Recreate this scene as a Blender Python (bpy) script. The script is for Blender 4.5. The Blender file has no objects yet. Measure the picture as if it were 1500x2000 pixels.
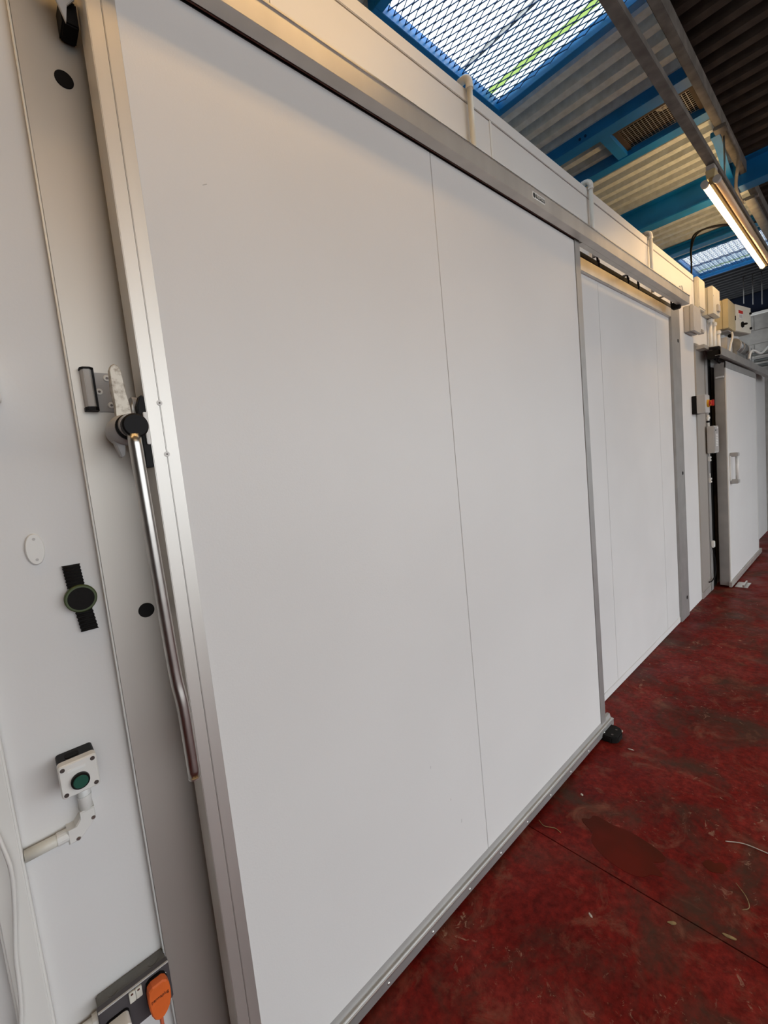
import bpy, bmesh, math, random
from mathutils import Vector, Matrix
random.seed(7)
sc = bpy.context.scene
COL = sc.collection
R = math.radians

# ------------------------------------------------------------------ camera
# world: X along the cold-room wall, Y into the wall, Z up; metres
cd = bpy.data.cameras.new('camera')
cam = bpy.data.objects.new('camera', cd)
COL.objects.link(cam)
yaw, pitch, roll = R(41.429), R(5.3614), R(-5.7606)
fwd0 = Vector((math.sin(yaw), math.cos(yaw), 0)); right0 = Vector((math.cos(yaw), -math.sin(yaw), 0)); up0 = Vector((0, 0, 1))
fwd = math.cos(pitch) * fwd0 - math.sin(pitch) * up0
up1 = math.cos(pitch) * up0 + math.sin(pitch) * fwd0
rt = math.cos(roll) * right0 + math.sin(roll) * up1
up = math.cos(roll) * up1 - math.sin(roll) * right0
m = Matrix.Identity(4)
for i in range(3):
    m[i][0] = rt[i]; m[i][1] = up[i]; m[i][2] = -fwd[i]
m.translation = Vector((0, 0, 1.675))
cam.matrix_world = m
cd.sensor_fit = 'VERTICAL'; cd.sensor_height = 36.0
cd.lens = 848.35 / 2000 * 36.0
cd.clip_start = 0.02; cd.clip_end = 200
sc.camera = cam

# ------------------------------------------------------------------ world, exposure
w = bpy.data.worlds.new('overcast_sky'); sc.world = w; w.use_nodes = True
bg = w.node_tree.nodes['Background']
bg.inputs['Color'].default_value = (0.895, 0.945, 1.0, 1)
bg.inputs['Strength'].default_value = 3.6
sc.view_settings.view_transform = 'Standard'
sc.view_settings.look = 'None'
sc.view_settings.gamma = 1.0
sc.view_settings.use_curve_mapping = False
sc.view_settings.exposure = -0.02
sc.cycles.use_denoising = True
sc.cycles.max_bounces = 5
sc.cycles.diffuse_bounces = 4
sc.cycles.glossy_bounces = 3
sc.cycles.sample_clamp_indirect = 6.0
LAMP_STRENGTH = 14.0
LAMP_COLOR = (1.0, 0.63, 0.27)

# ------------------------------------------------------------------ materials
MATS = {}
def mat(name, col, rough=0.5, metal=0.0, var=0.06, scale=6.0, bump=0.0, bscale=60.0, detail=2.0, emit=None, spec=None, stretch=None, col2=None, lo=0.35, hi=0.7):
    """Principled material whose colour wanders a little on a noise pattern (object space), with fine relief."""
    if name in MATS: return MATS[name]
    M = bpy.data.materials.new(name); M.use_nodes = True
    nt = M.node_tree; N = nt.nodes; L = nt.links
    b = N['Principled BSDF']
    b.inputs['Roughness'].default_value = rough
    b.inputs['Metallic'].default_value = metal
    if spec is not None: b.inputs['Specular IOR Level'].default_value = spec
    tc = N.new('ShaderNodeTexCoord')
    mp = N.new('ShaderNodeMapping'); L.new(tc.outputs['Object'], mp.inputs['Vector'])
    if stretch: mp.inputs['Scale'].default_value = stretch
    nz = N.new('ShaderNodeTexNoise'); nz.inputs['Scale'].default_value = scale; nz.inputs['Detail'].default_value = detail
    L.new(mp.outputs['Vector'], nz.inputs['Vector'])
    cr = N.new('ShaderNodeValToRGB')
    c2 = col2 if col2 else tuple(max(0, c * (1 - var * 2)) for c in col)
    cr.color_ramp.elements[0].color = (*c2, 1); cr.color_ramp.elements[0].position = lo
    cr.color_ramp.elements[1].color = (*col, 1); cr.color_ramp.elements[1].position = hi
    L.new(nz.outputs['Fac'], cr.inputs['Fac'])
    L.new(cr.outputs['Color'], b.inputs['Base Color'])
    if bump > 0:
        n2 = N.new('ShaderNodeTexNoise'); n2.inputs['Scale'].default_value = bscale; n2.inputs['Detail'].default_value = 1
        L.new(mp.outputs['Vector'], n2.inputs['Vector'])
        bp = N.new('ShaderNodeBump'); bp.inputs['Strength'].default_value = bump; bp.inputs['Distance'].default_value = 0.002
        L.new(n2.outputs['Fac'], bp.inputs['Height']); L.new(bp.outputs['Normal'], b.inputs['Normal'])
    if emit:
        b.inputs['Emission Color'].default_value = (*emit[0], 1); b.inputs['Emission Strength'].default_value = emit[1]
    MATS[name] = M
    return M

def floor_material():
    M = bpy.data.materials.new('worn_red_floor_paint'); M.use_nodes = True
    nt = M.node_tree; N = nt.nodes; L = nt.links; b = N['Principled BSDF']
    tc = N.new('ShaderNodeTexCoord')
    def noise(scale, det=6, rough=0.6, dist=0.0, off=0.0):
        mp = N.new('ShaderNodeMapping'); mp.inputs['Location'].default_value = (off, off * 0.7, 0)
        L.new(tc.outputs['Object'], mp.inputs['Vector'])
        n = N.new('ShaderNodeTexNoise'); n.inputs['Scale'].default_value = scale; n.inputs['Detail'].default_value = det
        n.inputs['Roughness'].default_value = rough; n.inputs['Distortion'].default_value = dist
        L.new(mp.outputs['Vector'], n.inputs['Vector']); return n.outputs['Fac']
    def ramp(f, stops):
        r = N.new('ShaderNodeValToRGB'); e = r.color_ramp.elements
        e[0].position, e[0].color = stops[0][0], (*stops[0][1], 1); e[1].position, e[1].color = stops[1][0], (*stops[1][1], 1)
        for p, c in stops[2:]:
            x = e.new(p); x.color = (*c, 1)
        L.new(f, r.inputs['Fac']); return r.outputs['Color']
    def mix(a, bb, f, mode='MIX'):
        x = N.new('ShaderNodeMix'); x.data_type = 'RGBA'; x.blend_type = mode
        L.new(a, x.inputs['A']); L.new(bb, x.inputs['B'])
        if isinstance(f, float): x.inputs['Factor'].default_value = f
        else: L.new(f, x.inputs['Factor'])
        return x.outputs['Result']
    def const(c):
        r = N.new('ShaderNodeRGB'); r.outputs[0].default_value = (*c, 1); return r.outputs[0]
    g = lambda v: (v, v, v)
    base = ramp(noise(2.3, 6, 0.62, 0.3), [(0.3, (0.078, 0.005, 0.0035)), (0.5, (0.135, 0.009, 0.006)), (0.72, (0.195, 0.024, 0.018))])
    speck = ramp(noise(34, 4, 0.7), [(0.36, g(0.5)), (0.66, g(1.45))])
    col = mix(base, speck, 0.75, 'MULTIPLY')
    dirt = ramp(noise(2.9, 6, 0.66, 0.5, 3.1), [(0.47, g(0)), (0.64, g(0.85))])
    col = mix(col, const((0.05, 0.028, 0.018)), dirt)
    grime = ramp(noise(5.5, 6, 0.7, 0.8, 8.3), [(0.54, g(0)), (0.70, g(0.65))])
    col = mix(col, const((0.20, 0.075, 0.045)), grime)
    chips = ramp(noise(19, 6, 0.75, 1.2, 5.0), [(0.60, g(0)), (0.66, g(0.8))])
    chipzone = ramp(noise(1.7, 2, 0.5, 0, 1.7), [(0.44, g(0)), (0.58, g(1))])
    cz = N.new('ShaderNodeMath'); cz.operation = 'MULTIPLY'
    L.new(chips, cz.inputs[0]); L.new(chipzone, cz.inputs[1])
    col = mix(col, const((0.30, 0.17, 0.11)), cz.outputs[0])
    L.new(col, b.inputs['Base Color'])
    rg = ramp(noise(3.6, 3, 0.6, 0.2, 12.0), [(0.35, g(0.38)), (0.6, g(0.62))])
    L.new(rg, b.inputs['Roughness'])
    b.inputs['Specular IOR Level'].default_value = 0.08
    bp = N.new('ShaderNodeBump'); bp.inputs['Strength'].default_value = 0.5; bp.inputs['Distance'].default_value = 0.006
    L.new(noise(16, 4, 0.65, 0.4), bp.inputs['Height']); L.new(bp.outputs['Normal'], b.inputs['Normal'])
    return M

WHITE = (0.72, 0.708, 0.685)
M_panel = mat('white_coated_panel', WHITE, 0.42, var=0.02, scale=1.5, bump=0.08, bscale=220)
M_wall = mat('white_wall_panel', (0.70, 0.69, 0.67), 0.45, var=0.03, scale=2.0, bump=0.06, bscale=160)
M_jamb = mat('satin_jamb_metal', (0.55, 0.515, 0.465), 0.52, metal=0.82, var=0.03, scale=2.0)
M_alu = mat('brushed_aluminium', (0.68, 0.65, 0.60), 0.46, metal=0.82, var=0.06, scale=8, stretch=(1, 1, 0.1))
M_alud = mat('anodised_aluminium', (0.45, 0.44, 0.42), 0.48, metal=0.7, var=0.06, scale=8)
M_steel = mat('polished_steel', (0.50, 0.475, 0.44), 0.3, metal=1.0, var=0.05, scale=30)
M_zinc = mat('bright_zinc', (0.75, 0.74, 0.70), 0.3, metal=0.9, var=0.05, scale=40)
M_cast = mat('worn_cast_metal', (0.60, 0.56, 0.48), 0.5, metal=0.25, var=0.05, scale=75, col2=(0.33, 0.28, 0.22), lo=0.36, hi=0.54, detail=5)
M_castg = mat('grey_cast_plastic', (0.40, 0.385, 0.37), 0.45, var=0.05)
M_black = mat('black_plastic', (0.007, 0.006, 0.006), 0.5, var=0.2, spec=0.15)
M_rubber = mat('black_rubber', (0.010, 0.009, 0.008), 0.75, spec=0.2, var=0.2, bump=0.4, bscale=180)
M_darkgrey = mat('dark_grey_gap', (0.05, 0.05, 0.05), 0.8, var=0.1)
M_pvc = mat('white_pvc', (0.74, 0.73, 0.69), 0.35, var=0.03)
M_pvcold = mat('cream_pvc', (0.70, 0.68, 0.60), 0.4, var=0.05)
M_green = mat('green_button_plastic', (0.006, 0.075, 0.048), 0.4, var=0.05)
M_olive = mat('olive_green_plastic', (0.05, 0.075, 0.016), 0.5, var=0.1)
M_screw = mat('dark_screw_metal', (0.11, 0.09, 0.08), 0.4, metal=0.6, var=0.1, scale=90)
M_orange = mat('orange_rubber_plug', (0.72, 0.135, 0.02), 0.55, var=0.06, scale=20)
M_orangec = mat('orange_cable', (0.55, 0.12, 0.05), 0.5, var=0.06)
M_socket = mat('grey_socket_metal', (0.15, 0.15, 0.14), 0.5, metal=0.2, var=0.08, scale=30, bump=0.2, bscale=200)
M_sockf = mat('dark_socket_face', (0.065, 0.058, 0.062), 0.5, var=0.08)
M_blue = mat('blue_painted_steel', (0.003, 0.19, 0.55), 0.42, var=0.12, scale=5)
M_bluem = mat('blue_mesh_paint', (0.006, 0.045, 0.14), 0.6, spec=0.2, var=0.08)
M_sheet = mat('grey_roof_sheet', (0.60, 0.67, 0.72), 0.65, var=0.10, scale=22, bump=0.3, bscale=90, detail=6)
M_sheetd = mat('unlit_brown_roof_sheet', (0.055, 0.042, 0.034), 0.85, var=0.25, scale=9, bump=0.5, bscale=90)  # brown sheet darkened in colour to stand for low light
M_sheetn = mat('dimmed_roof_sheet', (0.020, 0.021, 0.024), 0.85, var=0.2, scale=9)
M_conc = mat('weathered_concrete', (0.20, 0.19, 0.175), 0.85, var=0.2, scale=12, bump=0.6, bscale=80)
M_block = mat('painted_block', (0.34, 0.325, 0.30), 0.8, var=0.1, scale=10, bump=0.5, bscale=70)
M_galv = mat('galvanised_duct', (0.34, 0.34, 0.33), 0.4, metal=0.6, var=0.15, scale=14)
M_greyb = mat('grey_enclosure', (0.50, 0.485, 0.46), 0.5, var=0.05)
M_cream = mat('cream_enclosure', (0.66, 0.63, 0.54), 0.5, var=0.04)
M_ochre = mat('ochre_enclosure', (0.50, 0.43, 0.26), 0.5, var=0.06)  # ochre tone of the box beside the control panel
M_red = mat('red_plastic', (0.50, 0.02, 0.012), 0.4, var=0.05)
M_yel = mat('yellow_plastic', (0.75, 0.38, 0.02), 0.4, var=0.05)
M_sign = mat('white_sticker', (0.78, 0.78, 0.75), 0.5, var=0.02)
M_ink = mat('dark_print', (0.02, 0.028, 0.028), 0.6, var=0.1)
M_inkb = mat('brown_print', (0.10, 0.02, 0.006), 0.6, var=0.1)
M_litter = mat('pale_litter', (0.60, 0.52, 0.44), 0.8, var=0.2, scale=60)
M_leafy = mat('yellow_leaf_litter', (0.30, 0.20, 0.08), 0.8, var=0.2, scale=60)
M_brown = mat('dark_timber', (0.05, 0.028, 0.016), 0.7, var=0.2, scale=12)
M_lampw = mat('cream_batten_metal', (0.62, 0.50, 0.26), 0.5, var=0.04)
M_tubeb = mat('bright_glowing_tube', (0.9, 0.85, 0.7), 0.3, var=0.0, emit=(LAMP_COLOR, LAMP_STRENGTH * 2.2))
M_tubefill = mat('dim_fill_tube', (0.9, 0.85, 0.7), 0.3, var=0.0, emit=(LAMP_COLOR, LAMP_STRENGTH * 0.75))
M_tubeoff = mat('unlit_tube_glass', (0.72, 0.55, 0.38), 0.25, var=0.03)
M_tube = mat('glowing_tube', (0.9, 0.85, 0.7), 0.3, var=0.0, emit=(LAMP_COLOR, LAMP_STRENGTH))
M_navy = mat('dark_navy_sheet', (0.004, 0.008, 0.022), 0.7, var=0.1, spec=0.2)
M_floor = floor_material()
M_wet = mat('damp_dark_red_patch', (0.105, 0.010, 0.005), 0.3, scale=5, spec=0.06, col2=(0.055, 0.010, 0.004))

def grp_material(name='translucent_roof_sheet', dc=(0.85, 0.88, 0.88), tcol=(0.82, 0.9, 0.92)):
    M = bpy.data.materials.new(name); M.use_nodes = True
    nt = M.node_tree; N = nt.nodes; L = nt.links
    out = N['Material Output']; N.remove(N['Principled BSDF'])
    d = N.new('ShaderNodeBsdfDiffuse'); d.inputs['Color'].default_value = (*dc, 1)
    t = N.new('ShaderNodeBsdfTranslucent'); t.inputs['Color'].default_value = (*tcol, 1)
    mx = N.new('ShaderNodeMixShader'); mx.inputs[0].default_value = 0.8
    L.new(d.outputs[0], mx.inputs[1]); L.new(t.outputs[0], mx.inputs[2]); L.new(mx.outputs[0], out.inputs['Surface'])
    return M
def pane_material():
    M = bpy.data.materials.new('clear_glazing'); M.use_nodes = True
    nt = M.node_tree; N = nt.nodes; L = nt.links
    out = N['Material Output']; N.remove(N['Principled BSDF'])
    t = N.new('ShaderNodeBsdfTransparent'); t.inputs['Color'].default_value = (0.95, 0.97, 0.97, 1)
    g = N.new('ShaderNodeBsdfGlossy'); g.inputs['Roughness'].default_value = 0.02
    mx = N.new('ShaderNodeMixShader'); mx.inputs[0].default_value = 0.06
    L.new(t.outputs[0], mx.inputs[1]); L.new(g.outputs[0], mx.inputs[2]); L.new(mx.outputs[0], out.inputs['Surface'])
    return M
M_algae = grp_material('algae_stained_sheet', (0.6, 0.7, 0.4), (0.52, 0.62, 0.33))
M_grp = grp_material(); M_pane = pane_material()

# ------------------------------------------------------------------ mesh helpers
class MB:
    """collects shapes in world metres; build() links them as ONE mesh object"""
    def __init__(s): s.v = []; s.f = []; s.sm = []
    def add(s, vs, fs, smooth=False):
        o = len(s.v); s.v += [Vector(v) for v in vs]
        for f in fs: s.f.append(tuple(i + o for i in f)); s.sm.append(smooth)
        return s
    def box(s, x0, x1, y0, y1, z0, z1):
        vs = [(x, y, z) for x in (x0, x1) for y in (y0, y1) for z in (z0, z1)]
        return s.add(vs, [(0, 1, 3, 2), (4, 6, 7, 5), (0, 4, 5, 1), (2, 3, 7, 6), (0, 2, 6, 4), (1, 5, 7, 3)])
    def bbox(s, x0, x1, y0, y1, z0, z1, b=0.003, axis='y', n=2):
        """box with rounded outline seen along axis, extruded along it, with a small front chamfer"""
        if axis == 'y': A, B, C = (x0, x1), (z0, z1), (y0, y1); P = lambda a, bb, c: (a, c, bb)
        elif axis == 'x': A, B, C = (y0, y1), (z0, z1), (x0, x1); P = lambda a, bb, c: (c, a, bb)
        else: A, B, C = (x0, x1), (y0, y1), (z0, z1); P = lambda a, bb, c: (a, bb, c)
        return s.prism([P2 for P2 in rrect(A[0], A[1], B[0], B[1], b, n)], C[0], C[1], axis)
    def prism(s, poly, c0, c1, axis='y', ch=0.0):
        if axis == 'y': P = lambda p, c: (p[0], c, p[1])
        elif axis == 'x': P = lambda p, c: (c, p[0], p[1])
        else: P = lambda p, c: (p[0], p[1], c)
        n = len(poly)
        rings = [(poly, c0), (poly, c1)]
        if ch > 0:
            cx = sum(p[0] for p in poly) / n; cy = sum(p[1] for p in poly) / n
            def inset(q):
                o = []
                for p in q:
                    d = math.hypot(p[0] - cx, p[1] - cy) or 1
                    o.append((p[0] - (p[0] - cx) / d * ch, p[1] - (p[1] - cy) / d * ch))
                return o
            e = ch if c1 > c0 else -ch
            rings = [(inset(poly), c0), (poly, c0 + e), (poly, c1)]
        vs = [P(p, c) for q, c in rings for p in q]
        fs = [tuple(range(n))[::-1], tuple((len(rings) - 1) * n + i for i in range(n))]
        for k in range(len(rings) - 1):
            for i in range(n):
                j = (i + 1) % n
                fs.append((k * n + i, k * n + j, (k + 1) * n + j, (k + 1) * n + i))
        return s.add(vs, fs)
    def tube(s, pts, r, n=12, cap=True, closed=False):
        pts = [Vector(p) for p in pts]; rr = r if isinstance(r, (list, tuple)) else [r] * len(pts)
        vs = []; prev = None
        for i, p in enumerate(pts):
            a = pts[max(i - 1, 0)]; b = pts[min(i + 1, len(pts) - 1)]
            t = (b - a).normalized()
            if prev is None:
                ref = Vector((0, 0, 1)) if abs(t.z) < 0.9 else Vector((1, 0, 0))
                u = t.cross(ref).normalized()
            else:
                u = (prev - t * prev.dot(t)).normalized()
            prev = u; v2 = t.cross(u)
            for k in range(n):
                an = 2 * math.pi * k / n
                vs.append(p + rr[i] * (math.cos(an) * u + math.sin(an) * v2))
        fs = []
        for i in range(len(pts) - 1):
            for k in range(n):
                j = (k + 1) % n
                fs.append((i * n + k, i * n + j, (i + 1) * n + j, (i + 1) * n + k))
        s.add(vs, fs, True)
        if cap:
            o = len(s.v) - len(vs)
            s.f.append(tuple(o + k for k in range(n))[::-1]); s.sm.append(False)
            s.f.append(tuple(o + (len(pts) - 1) * n + k for k in range(n))); s.sm.append(False)
        return s
    def disc(s, c, axis, r, t, n=24, ch=0.0):
        """short cylinder: centre of back face c, pointing along axis for thickness t"""
        c = Vector(c); a = Vector(axis).normalized()
        pts = [c, c + a * (t - ch)] + ([c + a * t] if ch > 0 else [])
        rs = [r, r] + ([r - ch] if ch > 0 else [])
        q = len(s.f); s.tube(pts, rs, n)
        for i in range(q, len(s.f)): s.sm[i] = False
        return s
    def ring(s, c, axis, r0, r1, t, n=32):
        c = Vector(c); a = Vector(axis).normalized()
        ref = Vector((0, 0, 1)) if abs(a.z) < 0.9 else Vector((1, 0, 0))
        u = a.cross(ref).normalized(); v2 = a.cross(u); vs = []
        for k in range(n):
            an = 2 * math.pi * k / n; d = math.cos(an) * u + math.sin(an) * v2
            vs += [c + d * r0, c + d * r1, c + d * r1 + a * t, c + d * r0 + a * t]
        fs = []
        for k in range(n):
            j = (k + 1) % n
            for q in range(4):
                p = (q + 1) % 4
                fs.append((k * 4 + q, j * 4 + q, j * 4 + p, k * 4 + p))
        return s.add(vs, fs)
    def bar(s, a, b, w, h, upv=(0, 0, 1)):
        """rectangular bar from a to b"""
        a, b = Vector(a), Vector(b); t = (b - a).normalized(); u = t.cross(Vector(upv)).normalized(); v2 = u.cross(t)
        vs = [p + su * u * w / 2 + sv * v2 * h / 2 for p in (a, b) for su, sv in ((-1, -1), (1, -1), (1, 1), (-1, 1))]
        return s.add(vs, [(3, 2, 1, 0), (4, 5, 6, 7), (0, 1, 5, 4), (1, 2, 6, 5), (2, 3, 7, 6), (3, 0, 4, 7)])
    def build(s, name, m_, parent=None, origin=None, bevel=0.0):
        if origin is None:
            if parent is not None: origin = Vector(parent.get('_o', (0, 0, 0)))
            else:
                xs = [v.x for v in s.v]; ys = [v.y for v in s.v]; zs = [v.z for v in s.v]
                origin = Vector(((min(xs) + max(xs)) / 2, (min(ys) + max(ys)) / 2, min(zs)))
        origin = Vector(origin)
        me = bpy.data.meshes.new(name)
        me.from_pydata([v - origin for v in s.v], [], s.f)
        me.polygons.foreach_set('use_smooth', s.sm)
        bm = bmesh.new(); bm.from_mesh(me); bmesh.ops.recalc_face_normals(bm, faces=bm.faces)
        if bevel > 0:
            es = [e for e in bm.edges if len(e.link_faces) == 2 and e.calc_face_angle(0) > 0.6 and not e.link_faces[0].smooth]
            if es: bmesh.ops.bevel(bm, geom=es, offset=bevel, segments=2, affect='EDGES', clamp_overlap=True)
        bm.to_mesh(me); bm.free(); me.update()
        me.materials.append(m_)
        o = bpy.data.objects.new(name, me); COL.objects.link(o)
        if parent is not None:
            o.parent = parent
            o['_o'] = tuple(origin)
        else:
            o.location = origin
            o['_o'] = tuple(origin)
        return o

def rrect(a0, a1, b0, b1, r, n=3):
    o = []
    for cx, cy, s0 in ((a1 - r, b1 - r, 0), (a0 + r, b1 - r, 90), (a0 + r, b0 + r, 180), (a1 - r, b0 + r, 270)):
        for k in range(n + 1):
            an = R(s0 + 90 * k / n); o.append((cx + r * math.cos(an), cy + r * math.sin(an)))
    return o
def thing(name, loc, label, cat, group=None):
    o = bpy.data.objects.new(name, None); o.empty_display_size = 0.05
    COL.objects.link(o); o.location = loc; o['_o'] = tuple(loc); tag(o, label, cat, group); return o
def tag(o, label, cat, group=None):
    o['label'] = label; o['category'] = cat
    if group: o['group'] = group
    return o
def struct(o): o['kind'] = 'structure'; return o
def shell(name, loc=(0, 0, 0)):
    o = bpy.data.objects.new(name, None); o.empty_display_size = 0.05; COL.objects.link(o); o.location = loc; o['_o'] = tuple(loc); return struct(o)
def dup(root, loc, label=None):
    r = root.copy(); COL.objects.link(r); r.location = loc
    if label: r['label'] = label
    def kids(a, b):
        for ch in list(a.children):
            c = ch.copy(); COL.objects.link(c); c.parent = b; kids(ch, c)
    kids(root, r); return r
def text(name, s_, size, loc, m_, parent, rot=(R(90), 0, 0), depth=0.0004, sx=1.0):
    cu = bpy.data.curves.new(name, 'FONT'); cu.body = s_; cu.size = size; cu.extrude = depth; cu.align_x = 'CENTER'; cu.align_y = 'CENTER'
    t = bpy.data.objects.new(name, cu); COL.objects.link(t)
    bpy.context.view_layer.update()
    me = bpy.data.meshes.new_from_object(t.evaluated_get(bpy.context.evaluated_depsgraph_get()))
    bpy.data.objects.remove(t); me.name = name; me.materials.clear(); me.materials.append(m_)
    o = bpy.data.objects.new(name, me); COL.objects.link(o); o.parent = parent
    o.rotation_euler = rot; o.scale = (sx, 1, 1); o.location = Vector(loc) - Vector(parent['_o']); return o

def bez(pts, n=10):
    """Catmull-Rom through the points"""
    P = [Vector(p) for p in pts]; P = [2 * P[0] - P[1]] + P + [2 * P[-1] - P[-2]]; o = []
    for i in range(1, len(P) - 2):
        for k in range(n):
            t = k / n; a, b, c, d = P[i - 1:i + 3]
            o.append(0.5 * ((2 * b) + (c - a) * t + (2 * a - 5 * b + 4 * c - d) * t * t + (3 * b - a - 3 * c + d) * t ** 3))
    o.append(P[-2]); return o

# ================================================================== STRUCTURE
WY = 1.185            # face of the cold-room wall
WT = 3.29             # its top
ROOF = 3.975          # underside of the roof sheets
# ---- floor: two slabs either side of the joint at x = 1.604
fl = shell('floor')
MB().box(-5, 1.601, -4.0, 1.30, -0.12, 0).build('floor_slab', M_floor, fl)
MB().box(1.606, 9.9, -4.0, 1.30, -0.12, 0).build('floor_slab', M_floor, fl)
MB().box(-5, 9.9, -4.0, 1.30, -0.2, -0.012).build('joint_filler', M_darkgrey, fl)
def blob(cx, cy, rx, ry, seed, n=56, rot=0.0, jag=0.16):
    rnd = random.Random(seed); ph = [rnd.uniform(0, 6.28) for _ in range(7)]; o = []
    for k in range(n):
        a = 2 * math.pi * k / n
        r = 1 + sum(jag / (1 + 0.6 * q) * math.sin((q + 2) * a + ph[q]) for q in range(7))
        x, y = rx * r * math.cos(a), ry * r * math.sin(a)
        o.append((cx + x * math.cos(rot) - y * math.sin(rot), cy + x * math.sin(rot) + y * math.cos(rot)))
    return o
for (cx, cy, rx, ry, sd, rot) in ((1.765, 0.70, 0.085, 0.185, 3, -0.25), (1.90, 0.405, 0.03, 0.035, 5, 0.3)):
    MB().prism(blob(cx, cy, rx, ry, sd, rot=rot), 0.0002, 0.0008, 'z').build('damp_patch', M_wet, fl)

# ---- cold-room wall: insulated panels 1.14 m wide, seams left open
wb = shell('wall_back')
MB().box(-4.0, 7.64, WY + 0.012, WY + 0.12, 0, WT - 0.02).build('panel_core', M_pvc, wb)
MB().box(7.641, 9.72, WY + 0.012, WY + 0.12, 0, 2.60).build('panel_core', M_pvc, wb)
xs = [-4.0, -2.62, -1.48, -0.34, 0.80, 1.94, 3.08, 4.22, 5.36, 6.50, 7.64, 8.78, 9.72]
for a, b in zip(xs, xs[1:]):
    MB().box(a + 0.0012, b - 0.0012, WY, WY + 0.014, 0, 3.232 if b < 8 else 2.61).build('panel', M_wall, wb, bevel=0.0012)
MB().box(-4.0, 7.64, WY + 0.05, 4.0, WT - 0.06, WT - 0.01).build('cold_room_roof', M_sheet, wb)
# capping angle along the top edge
t1 = struct(MB().box(-4.0, 5.42, WY - 0.003, WY + 0.13, 3.236, WT).build('trim_1', M_wall, bevel=0.002))
# seam strips seen above the track cover
s1 = shell('trim_2', (1.94, WY, 2.9))
MB().box(1.932, 1.948, WY - 0.0025, WY, 2.86, 3.236).build('joint_strip', M_pvc, s1, bevel=0.0008)
s1 = shell('trim_3', (4.22, WY, 2.9))
MB().box(4.205, 4.225, WY - 0.0025, WY, 2.88, 3.236).build('joint_strip', M_pvc, s1, bevel=0.0008)
# sill strip along the floor right of the sliding door
struct(MB().box(0.415, 4.572, WY - 0.006, WY, 0.004, 0.052).build('baseboard_back', M_wall, bevel=0.002))
# ---- portal frame of the sliding door
fr = shell('trim_4', (0.2, WY, 0))
PY = 1.168
MB().box(0.157, 0.410, PY, WY, 0.004, 2.86).build('jamb', M_jamb, fr, bevel=0.003)
MB().tube([(0.157, PY + 0.002, 0.004), (0.157, PY + 0.002, 2.86)], 0.0024, 8).build('jamb_edge', M_pvc, fr)
MB().box(4.572, 4.825, PY - 0.003, WY, 0.004, 2.86).build('jamb', M_alud, fr, bevel=0.003)
MB().box(0.410, 4.572, PY - 0.003, WY, 2.752, 2.832).build('header', M_alu, fr, bevel=0.003)
MB().box(0.410, 4.572, PY - 0.005, WY, 2.832, 2.862).build('header_strip', M_darkgrey, fr, bevel=0.002)  # dark grey strip along the header's top edge
for x, z in ((0.2355, 2.585), (0.235, 1.399), (0.235, 0.2)):
    MB().disc((x, PY, z), (0, -1, 0), 0.0175, 0.0025, 28, 0.0008).build('bolt_plug', M_black, fr)
for z in (2.573, 1.379, 0.195):
    MB().disc((4.752, PY - 0.003, z), (0, -1, 0), 0.0165, 0.0025, 20, 0.0008).build('bolt_plug', M_black, fr)
# jamb post before the far door, its grey channel
fr = shell('trim_5', (5.5, WY, 0))
MB().box(5.37, 5.70, WY - 0.012, WY, 0.075, 2.63).build('post', M_jamb, fr, bevel=0.002)
MB().box(5.37, 5.70, WY - 0.016, WY, 0.004, 0.072).build('post_foot', M_alu, fr, bevel=0.002)
MB().box(5.704, 5.80, WY - 0.020, WY, 0.004, 2.60).build('channel', M_alud, fr, bevel=0.002)
MB().box(5.802, 6.02, WY - 0.004, WY, 0.004, 2.56).build('gap_shade_strip', M_rubber, fr)  # black strip painted in for the shaded gap beside the far door

# ---- far end wall of painted blocks
we = shell('wall_right', (9.73, 0, 0))
MB().box(9.735, 9.95, -4.0, 4.0, 0, 3.62).build('wall_core', M_block, we)
def block_course(k):
    z = 0.225 * k; off = 0.0 if k % 2 else 0.225
    y = WY + 0.12 - off + 0.45
    while y > -0.6:
        y1 = min(y, 1.6); y0 = y - 0.45
        if k * 0.225 < 3.5 and y1 > y0 + 0.02:
            MB().box(9.722, 9.74, y0 + 0.005, y1 - 0.005, z + 0.005, min(z + 0.22, 3.62)).build('block', M_block, we, bevel=0.003)
        y -= 0.45
for k in range(16): block_course(k)
MB().box(9.76, 9.80, -4.0, 4.0, 3.66, ROOF).build('bulkhead', M_navy, we)
MB().box(9.70, 9.98, -4.0, 4.0, 3.62, 3.66).build('coping', M_pvc, we, bevel=0.004)
# ---- the rest of the shed, behind the camera
wl = struct(MB().box(-5.2, -5.0, -4.2, 4.0, 0, 4.1).build('wall_left', M_block))
wf = shell('wall_front', (0, -4.0, 0))
MB().box(-5.2, -1.3, -4.2, -4.0, 0, 4.1).build('wall_section', M_block, wf)
MB().box(8.8, 14.2, -4.2, -4.0, 0, 4.1).build('wall_section', M_block, wf)
MB().box(-1.3, 8.8, -4.2, -4.0, 3.7, 4.1).build('lintel', M_block, wf)
struct(MB().box(-5.2, 14.2, 4.0, 4.2, 0, 4.1).build('wall_rear', M_block))
struct(MB().box(14.0, 14.2, -4.2, 4.2, 0, 4.1).build('wall_far', M_block))
struct(MB().box(-10, 20, -24, -4.0, -0.14, -0.02).build('yard_ground', M_conc))

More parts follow.
